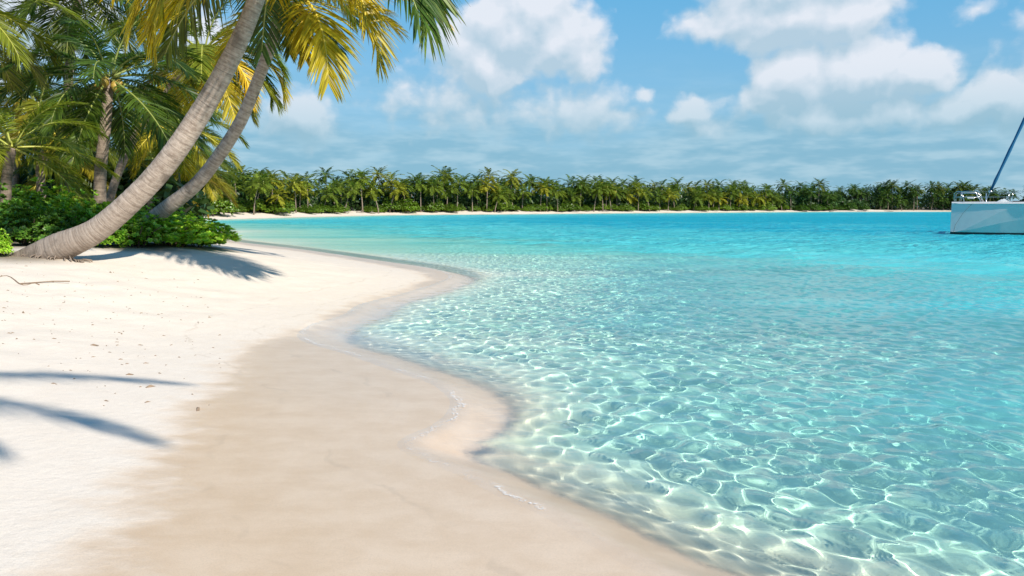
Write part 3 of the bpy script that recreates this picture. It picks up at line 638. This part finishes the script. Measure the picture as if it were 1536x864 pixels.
shrub(180, 350, 19.0, .8, .8, .75, 0, Dk, 'shaded dark shrub in the gap below the thick trunk')
shrub(105, 345, 16.6, .85, .8, .95, 1, N_, 'leafy mid green shrub directly behind the swollen trunk foot')
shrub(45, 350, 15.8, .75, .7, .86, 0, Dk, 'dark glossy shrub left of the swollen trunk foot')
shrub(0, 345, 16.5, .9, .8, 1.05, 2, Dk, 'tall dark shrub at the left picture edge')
shrub(70, 330, 18.5, 1.2, .9, 1.2, 0, N_, 'high shrub behind the dark ones with sunlit top')
shrub(135, 330, 20.0, 1.0, .9, 1.0, 2, N_, 'shrub around the foot of the upright dark palm')
shrub(3, 370, 13.3, .26, .3, .36, 1, B, 'small bright sprouting clump in the sand at the left edge', rot=1)
for i in range(16):
    Y = 24 + i * 2.6; px = 20 + (i * 67) % 250
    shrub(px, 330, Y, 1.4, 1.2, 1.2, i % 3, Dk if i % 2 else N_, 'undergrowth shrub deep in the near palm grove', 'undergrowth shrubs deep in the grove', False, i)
for i in range(72):
    s_ = 2 + i * (seglen[-1] * .62 / 72); x, y = along(s_, rf.uniform(4.0, 6.5)); px = 768 + F * x / y
    if px > 1600: break
    root = empty('far_shrub', (x, y, zat(x, y)), i); sec = next(n for a, b, n in SEC if a <= px < b); tag(root, f'low shrub under the palms, {sec}', 'shrub', 'shrubs along the far shore')
    o = bpy.data.objects.new('foliage', SHM[i % 3]); COL.objects.link(o); o.parent = root; sz = rf.uniform(1.0, 2.3); o.scale = (sz * 1.3, sz, sz * rf.uniform(.8, 1.2)); o.color = tuple(blend((.95, .85, .6), (.62, .62, .5), rf.random()) if px < 1180 else (.42, .5, .42)) + (1,)

def woods(name, cells, label, seed, leaf, per):
    """cells: x, y, z0, rx, ry, h - lumpy tree masses of leaf clumps"""
    r = np.random.default_rng(seed); V = []; Fs = []; tip = []; var = []
    for (x, y, z0, rx, ry, h) in cells:
        n = per; d = r.normal(0, 1, (n, 3)); d /= np.linalg.norm(d, axis=1)[:, None]; rad = r.uniform(.55, 1.05, n) ** .6
        c = np.stack([x + d[:, 0] * rx * rad, y + d[:, 1] * ry * rad, z0 + h * .52 + d[:, 2] * h * .5 * rad], 1)
        u = r.normal(0, 1, (n, 3)); u /= np.linalg.norm(u, axis=1)[:, None]; w_ = np.cross(u, d + r.normal(0, .5, (n, 3))); w_ /= np.linalg.norm(w_, axis=1)[:, None]
        s = leaf * r.uniform(.6, 1.4, n)[:, None]
        q = np.stack([c - u * s - w_ * s * .5, c + u * s - w_ * s * .25, c + u * s * 1.1 + w_ * s * .3, c - u * s * .8 + w_ * s * .5], 1).reshape(-1, 3)
        V.append(q); vv = np.repeat(r.random() * .5 + r.random(n) * .5, 4); var.append(vv); tip.append(np.tile([0, .6, .7, .1], n))
    V = np.concatenate(V); Fq_ = np.arange(len(V)).reshape(-1, 4); o = link_mesh(name, V, Fq_, M_WOODS, smooth=False); attr(o, 'tipness', np.concatenate(tip)); attr(o, 'vary', np.concatenate(var)); tag(o, label, kind='stuff'); return o
cells = []
for row, (inn, h0, sp) in enumerate([(8, 3.6, 2.2), (13, 5.4, 2.6), (19, 6.2, 3.2), (27, 6.8, 4.2)]):
    s_ = -25.0
    while s_ < seglen[-1] - 3:
        x, y = along(max(s_, 0), inn + rf.uniform(-1.5, 1.5))
        if s_ < 0: x, y = x + s_ * .4, y + s_
        px = 768 + F * x / max(y, 1)
        if px < 1900:
            h = h0 * rf.uniform(.72, 1.22) * (1.12 if px > 1180 else 1); rx = rf.uniform(1.7, 3.0); cells.append((x, y, zat(x, y) - .3, rx, rx, h))
        s_ += sp * rf.uniform(.7, 1.3)
woods('far_woods', cells, 'dense dark green woodland massed behind the far shore palms', 8, .30, 260)
cells = []
for i in range(70):
    Y = 30 + 55 * rf.random(); px = -150 + 400 * rf.random(); x = (px - 768) / F * Y
    if zat(x, Y) < .5: continue
    hmax = (1.6 + (312 - 215) / F * Y) * .9 - zat(x, Y)
    cells.append((x, Y, zat(x, Y) - .3, rf.uniform(1.4, 2.6), rf.uniform(1.4, 2.6), max(1.5, min(7, hmax * rf.uniform(.5, 1.0)))))
woods('grove_undergrowth', cells, 'dark tangled leaf mass filling the depth of the near grove', 9, .22, 420)

# leaf litter under the plants
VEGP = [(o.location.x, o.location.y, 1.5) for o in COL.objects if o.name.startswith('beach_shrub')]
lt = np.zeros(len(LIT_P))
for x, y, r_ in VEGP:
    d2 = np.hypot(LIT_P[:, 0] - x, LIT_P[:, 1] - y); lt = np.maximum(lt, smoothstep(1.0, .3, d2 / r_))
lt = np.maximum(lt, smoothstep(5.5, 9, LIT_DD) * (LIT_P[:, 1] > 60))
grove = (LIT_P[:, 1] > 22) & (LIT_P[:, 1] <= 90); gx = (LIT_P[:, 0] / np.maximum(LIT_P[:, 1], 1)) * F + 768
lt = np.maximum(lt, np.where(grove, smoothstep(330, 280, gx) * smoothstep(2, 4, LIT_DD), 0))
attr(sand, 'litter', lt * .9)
# ------------------------------------------------------------------ catamaran
def plain(name, c, rough=.35, metal=0., spec=.5, var=.06, sc_=3.):
    m, t = mat(name); tc = t.n('ShaderNodeTexCoord').outputs['Object']
    col = t.mix(t.noise(tc, sc_, 5, .6), tuple(x * (1 - var) for x in c), tuple(min(1, x * (1 + var)) for x in c))
    t.out(t.n('ShaderNodeBsdfPrincipled', {'Base Color': col, 'Roughness': rough, 'Metallic': metal, 'Specular IOR Level': spec}).outputs[0]); return m
M_GEL = plain('white_gelcoat', (.70, .67, .64), .42, spec=.3, var=.06); M_BOOT = plain('black_antifoul', (.012, .014, .017), .6); M_STEEL = plain('stainless_steel', (.62, .62, .62), .25, .9)
M_SAILBLUE = plain('blue_sail_cover', (.02, .125, .25), .7, spec=.2, var=.25, sc_=1.2); M_NET = plain('trampoline_net', (.05, .05, .055), .9); M_GLASS = plain('tinted_window', (.015, .018, .022), .08)
M_ALU = plain('mast_aluminium', (.55, .56, .57), .4, .6); M_CUSH = plain('white_cushion', (.75, .74, .72), .8, spec=.2); M_ROPE = plain('grey_rope', (.16, .15, .14), .9)
bow = at(1425, 352, 47.0); bow.z = 0
YAW = R(30)                      # bow points left and away: local +X runs aft
boat = empty('catamaran', (bow.x, bow.y, 0), -YAW); tag(boat, 'white sailing catamaran with blue furled sail anchored on turquoise water', 'sailboat')
FB, LEN, BEAM = 1.84, 13.0, 5.0
def hull(y0, inner):
    """inner = sign of the side that faces the other hull; y0 the hull's centre line"""
    st = [0, .12, .35, .7, 1.2, 1.8, 2.5, 3.3, 4.2, 5.5, 7, 9, 11, 12.3, 13]
    def sec(x):
        f = 1 - (1 - min(1, x / 4.2)) ** 1.9; ft = 1 - (1 - min(1, x / 4.6)) ** 1.7
        taper = 1 if x < 9 else 1 - .25 * ((x - 9) / 4) ** 2
        wl = .03 + .13 * f * taper; ch = min(FB - .10, max(.16, .16 + .60 * (x - .55))); gw = .10 + .55 * ft * taper
        g = (ch - .05) / (FB - .05); mid = wl + (gw - wl) * min(1, .74 + .25 * g) ; drop = -.5 * min(1, .4 + x / 3)
        fb = FB - (0 if x < 9.5 else .9 * ((x - 9.5) / 3.5) ** 1.4)
        ch = min(ch, fb - .1)
        return [(-.0, drop), (wl * .75, drop * .55), (wl * .97, .0), (wl, .12), (wl + .02, .125), (wl + .05 + (mid - wl) * .42, .13 + (ch - .13) * .45), (mid, ch), (mid + (gw - mid) * .55, ch + (fb - ch) * .6), (gw, fb - .05), (gw - .01, fb), (gw * .55, fb + .03), (0, fb + .045)]
    b = MB(); rings = []
    for x in st:
        s = sec(x); rings.append([(x + (.0 if z > 0 else .0), y0 + sy * y, z) for sy, sl in ((-1, s), (1, s[::-1][1:-1])) for y, z in sl])
    n = len(rings[0]); V = [p for r_ in rings for p in r_]
    Fs = []; Ms = []
    for i in range(len(st) - 1):
        for k in range(n):
            a, c = i * n + k, i * n + (k + 1) % n; q = (a, c, c + n, a + n); zz_ = max(V[j][2] for j in q)
            Fs.append(q); Ms.append(1 if zz_ <= .1201 else 0)
    Fs.append(tuple(range(n))[::-1]); Ms.append(0); Fs.append(tuple((len(st) - 1) * n + k for k in range(n))); Ms.append(0)
    o = link_mesh('hull', V, Fs, parent=boat, smooth=False, mats=[M_GEL, M_BOOT], midx=Ms)
    return o, sec
h1, sec = hull(0, 1); h2, _ = hull(BEAM, -1)
def bx(name, lo, hi, m, parent=None, bev=.03):
    b = MB(); b.box(lo, hi); o = b.build(name, m, parent or boat, smooth=False)
    md = o.modifiers.new('bevel', 'BEVEL'); md.width = bev; md.segments = 2; return o
for y0, o in ((0, h1), (BEAM, h2)):    # rub rail, hatch and portlight on each hull
    for sy in (-1, 1):
        b = MB(); b.tube([(x, y0 + sy * (sec(x)[8][0] + .012), sec(x)[8][1] - .02) for x in (.12, .35, .7, 1.2, 1.8, 2.5, 3.3, 4.2, 5.5, 7, 9)], .028, 6); b.build('rub_rail', M_GEL, o)
    bx('deck_hatch', (3.0, y0 - .28, FB + .03), (3.6, y0 + .28, FB + .09), M_GLASS, o)
    for x in (5.2, 6.6): bx('portlight', (x, y0 - .70, 1.28), (x + .8, y0 - .58, 1.48), M_GLASS, o, .02)
# fore beam, trampoline, bridge deck and cabin
b = MB(); b.tube([(1.75, .30, FB - .10), (1.75, BEAM - .30, FB - .10)], .13, 10); b.build('fore_beam', M_ALU, boat)
b = MB(); b.tube([(1.75, BEAM / 2 - 1.3, FB + .0), (1.75, BEAM / 2, FB + .55), (1.75, BEAM / 2 + 1.3, FB)], .03, 6); b.build('bridle_strut', M_STEEL, boat)
b = MB()
for k in range(17): b.tube([(1.88, .75 + k * .256, FB - .06), (4.6, .75 + k * .256, FB - .03)], .008, 4)
for k in range(17): b.tube([(1.95 + k * .165, .70, FB - .05), (1.95 + k * .165, BEAM - .70, FB - .05)], .008, 4)
b.build('trampoline', M_NET, boat)
b = MB(); b.add([(4.6, .5, 1.0), (4.6, BEAM - .5, 1.0), (4.4, BEAM - .5, FB), (4.4, .5, FB), (12.4, .5, .75), (12.4, BEAM - .5, .75), (12.4, BEAM - .5, FB - .35), (12.4, .5, FB - .35), (10.5, .5, FB), (10.5, BEAM - .5, FB)],
      [(0, 3, 2, 1), (0, 1, 5, 4), (3, 8, 9, 2), (8, 7, 6, 9), (4, 5, 6, 7), (0, 4, 7, 8, 3), (1, 2, 9, 6, 5)]); b.build('bridge_deck', M_GEL, boat, smooth=False)
cb = MB(); cb.add([(5.4, 1.0, FB - .02), (5.4, BEAM - 1.0, FB - .02), (9.6, BEAM - .7, FB - .02), (9.6, .7, FB - .02), (6.6, 1.35, FB + 1.15), (6.6, BEAM - 1.35, FB + 1.15), (9.8, BEAM - 1.1, FB + 1.25), (9.8, 1.1, FB + 1.25)],
       [(0, 1, 5, 4), (1, 2, 6, 5), (2, 3, 7, 6), (3, 0, 4, 7), (4, 5, 6, 7)]); cab = cb.build('cabin', M_GEL, boat, smooth=False)
wb = MB(); wb.add([(5.72, 1.35, FB + .45), (5.72, BEAM - 1.35, FB + .45), (6.3, BEAM - 1.45, FB + 1.0), (6.3, 1.45, FB + 1.0), (5.66, 1.35, FB + .47), (5.66, BEAM - 1.35, FB + .47), (6.24, BEAM - 1.45, FB + 1.02), (6.24, 1.45, FB + 1.02)], [(4, 7, 6, 5), (0, 4, 5, 1), (3, 2, 6, 7), (0, 3, 7, 4), (1, 5, 6, 2)]); wb.build('windscreen', M_GLASS, cab, smooth=False)
for sy in (0, 1):
    y = [1.0, BEAM - 1.0][sy]; s = [-1, 1][sy]; q = MB(); q.add([(6.7, y + s * -.10, FB + .45), (9.2, y + s * .03, FB + .45), (9.3, y + s * -.13, FB + .95), (7.0, y + s * -.26, FB + .95), (6.7, y + s * .0, FB + .45), (9.2, y + s * .13, FB + .45), (9.3, y + s * -.03, FB + .95), (7.0, y + s * -.16, FB + .95)], [(4, 5, 6, 7), (0, 3, 2, 1), (0, 1, 5, 4), (1, 2, 6, 5), (2, 3, 7, 6), (3, 0, 4, 7)]); q.build('side_window', M_GLASS, cab, smooth=False)
# rig
MX, MTOP = 6.9, 16.5
b = MB(); b.tube([(MX, BEAM / 2, FB + 1.1), (MX, BEAM / 2, MTOP)], [.13, .09], 10); b.build('mast', M_ALU, boat)
b = MB(); b.tube([(MX + .1, BEAM / 2, FB + 2.0), (MX + 5.6, BEAM / 2, FB + 2.1)], .10, 8); b.build('boom', M_ALU, boat)
b = MB(); b.tube([(MX + .2, BEAM / 2, FB + 2.22), (MX + 3, BEAM / 2, FB + 2.42), (MX + 5.5, BEAM / 2, FB + 2.25)], [.24, .22, .12], 10); b.build('sail_cover', M_SAILBLUE, boat)
F0 = Vector((1.75, BEAM / 2, FB + .12)); F1 = Vector((MX - .05, BEAM / 2, MTOP - .3))
pts = [F0.lerp(F1, k / 24) for k in range(25)]
b = MB(); b.tube(pts[1:-1], [.05 if k in (0, 22) else .085 + .012 * math.sin(k * 2.1) for k in range(23)], 8); fs = b.build('furled_headsail', M_SAILBLUE, boat)
b = MB(); b.tube([F0, pts[1]], .018, 6); b.tube([pts[1] - (F1 - F0).normalized() * .12, pts[1]], .10, 10); b.build('furling_drum', M_STEEL, fs)
for y in (-.6, BEAM + .6):
    b = MB(); b.tube([(8.0, y, FB), (MX, BEAM / 2, MTOP - 1)], .008, 5); b.build('shroud', M_STEEL, boat)
# pulpits, stanchions, lifelines
def rail_side(y0, sy):
    gy = lambda x: y0 + sy * (sec(x)[9][0] - .06); zt = FB + .03
    b = MB(); p = [(.12, y0, zt), (.10, y0 + sy * .02, zt + .50), (.22, y0 + sy * .08, zt + .60), (.8, gy(.8), zt + .62), (1.35, gy(1.35), zt + .60), (1.60, gy(1.6), zt + .02)]
    b.tube(p, .017, 7); b.tube([(.10, y0 + sy * .02, zt + .30), (.8, gy(.8), zt + .32), (1.48, gy(1.48), zt + .30)], .013, 6); b.tube([(.62, gy(.62), zt), (.45, gy(.5), zt + .61)], .014, 6)
    b.build('pulpit', M_STEEL, boat)
    xs_ = [3.0, 4.6, 6.2, 7.8, 9.4, 11.0]
    for x in xs_:
        q = MB(); q.tube([(x, gy(x), sec(x)[9][1]), (x, gy(x), sec(x)[9][1] + .62)], .014, 6); q.build('stanchion', M_STEEL, boat)
    for hh in (.60, .31):
        q = MB(); q.tube([(1.4, gy(1.4), zt + hh)] + [(x, gy(x), sec(x)[9][1] + hh + .01) for x in xs_], .006, 4); q.build('lifeline', M_STEEL, boat)
rail_side(0, -1); rail_side(BEAM, 1)
for y0, s in ((0, 1), (BEAM, -1)):     # seat rails on the inner bows
    b = MB(); b.tube([(.4, y0 + s * .1, FB + .03), (.45, y0 + s * .15, FB + .6), (1.2, y0 + s * .45, FB + .58), (1.5, y0 + s * .5, FB + .04)], .016, 6); b.build('bow_seat_rail', M_STEEL, boat)
    bx('bow_seat', (.75, y0 + s * .05 - .14, FB + .26), (1.15, y0 + s * .05 + .30, FB + .31), M_CUSH, boat)
    c = MB(); c.add([(2.35, y0 - .25, FB + .04), (2.85, y0 - .25, FB + .04), (2.85, y0 + .25, FB + .04), (2.35, y0 + .25, FB + .04), (2.42, y0 - .2, FB + .12), (2.6, y0 - .2, FB + .22), (2.6, y0 + .2, FB + .22), (2.42, y0 + .2, FB + .12)], [(0, 3, 2, 1), (0, 1, 5, 4), (1, 2, 6, 5), (2, 3, 7, 6), (0, 4, 7, 3), (4, 5, 6, 7)]); c.build('vent_cowl', M_CUSH, boat, smooth=False)
b = MB(); b.tube([(1.1, -(sec(1.1)[9][0]) - .02, FB), (.6, -.28, FB - .62), (.25, -.16, .55), (.15, -.12, .02)], .007, 5); b.build('bridle_line', M_ROPE, boat)
# ------------------------------------------------------------------ small things on the sand
m_bit, t = mat('dry_weed'); t.out(t.n('ShaderNodeBsdfPrincipled', {'Base Color': t.mix(t.noise(t.n('ShaderNodeNewGeometry').outputs['Position'], 8, 3), (.16, .10, .06), (.34, .25, .17)), 'Roughness': .95}).outputs[0])
rb = np.random.default_rng(17); b = MB()
for k in range(220):
    px = rb.uniform(-40, 330) ; py = 400 + 130 * rb.beta(1.2, 2.2)
    if rb.random() < .25: px = rb.normal(150, 90)
    p = ground(px, py, .55); x, y = p.x, p.y; z0 = zat(x, y); s = rb.uniform(.005, .013) * (1 + (rb.random() < .05) * 1.5); a = rb.uniform(0, 6.28); el_ = rb.uniform(1, 2.6)
    v = [(x + math.cos(a) * s * el_ * i - math.sin(a) * s * j, y + math.sin(a) * s * el_ * i + math.cos(a) * s * j, z0 + kk) for i, j, kk in ((-1, -.6, 0), (1, -.4, 0), (.8, .6, .0), (-1, .4, 0), (0, 0, s * .8))]
    b.add(v, [(0, 1, 4), (1, 2, 4), (2, 3, 4), (3, 0, 4)])
o = b.build('beach_litter', m_bit, smooth=False); tag(o, 'scattered dry leaf and weed crumbs on the dry sand', kind='stuff')
b = MB(); pts = []
for k in range(14):
    p = ground(-20 + k * 6.0, 408 + 1.3 * math.sin(k * .9) + k * .25, .68); pts.append((p.x, p.y, zat(p.x, p.y) + .006))
b.tube(pts, [.006 + .002 * math.sin(k) for k in range(14)], 5); b.tube([pts[8], (pts[8][0] + .3, pts[8][1] + .3, pts[8][2] + .006), (pts[8][0] + .5, pts[8][1] + .35, pts[8][2])], .008, 5)
o = b.build('dry_vine', m_bit); tag(o, 'thin dry vine lying on the sand below the swollen trunk foot', 'vine')
# driftwood on the far beach
M_DRIFT = plain('driftwood', (.28, .25, .22), .9)
for i, (px, inn) in enumerate([(540, 3.6), (556, 3.2), (860, 3.0), (905, 3.4), (1245, 2.0), (1290, 1.5), (1330, 1.8)]):
    x, y = far_at_px(px, inn); b = MB(); L = rf.uniform(.7, 1.5); b.tube([(-L, 0, .12), (-.2 * L, .1, .18), (L, -.05, .12)], [.16, .13, .07], 7); b.tube([(0, .05, .15), (.3, .1, .55)], [.07, .03], 6)
    o = b.build('driftwood_log', M_DRIFT); o.location = (x, y, zat(x, y)); o.rotation_euler = (0, 0, rf.uniform(-.6, .6)); tag(o, ['grey driftwood left of the tall bare far palm, first of two', 'grey driftwood close right of another log on the far beach', 'driftwood on the middle of the far beach', 'driftwood on the far sand right of the middle', 'driftwood on the narrow dark far shore, left one', 'driftwood on the narrow far shore between two others', 'driftwood on the far shore nearest the boat'][i], 'driftwood', 'driftwood on the far beach')

for o in (sand,): o.cycles.is_caustics_receiver = True
water.cycles.is_caustics_caster = True; ld.cycles.is_caustics_light = True
S.render.engine = 'CYCLES'; S.cycles.use_denoising = True; S.cycles.max_bounces = 8; S.cycles.transparent_max_bounces = 12; S.cycles.caustics_refractive = True; S.cycles.caustics_reflective = False
S.cycles.sample_clamp_indirect = 6; S.cycles.blur_glossy = .3
v = S.view_settings; v.view_transform = 'Standard'; v.look = 'None'; v.gamma = 1; v.use_curve_mapping = False; v.exposure = EXPOSURE
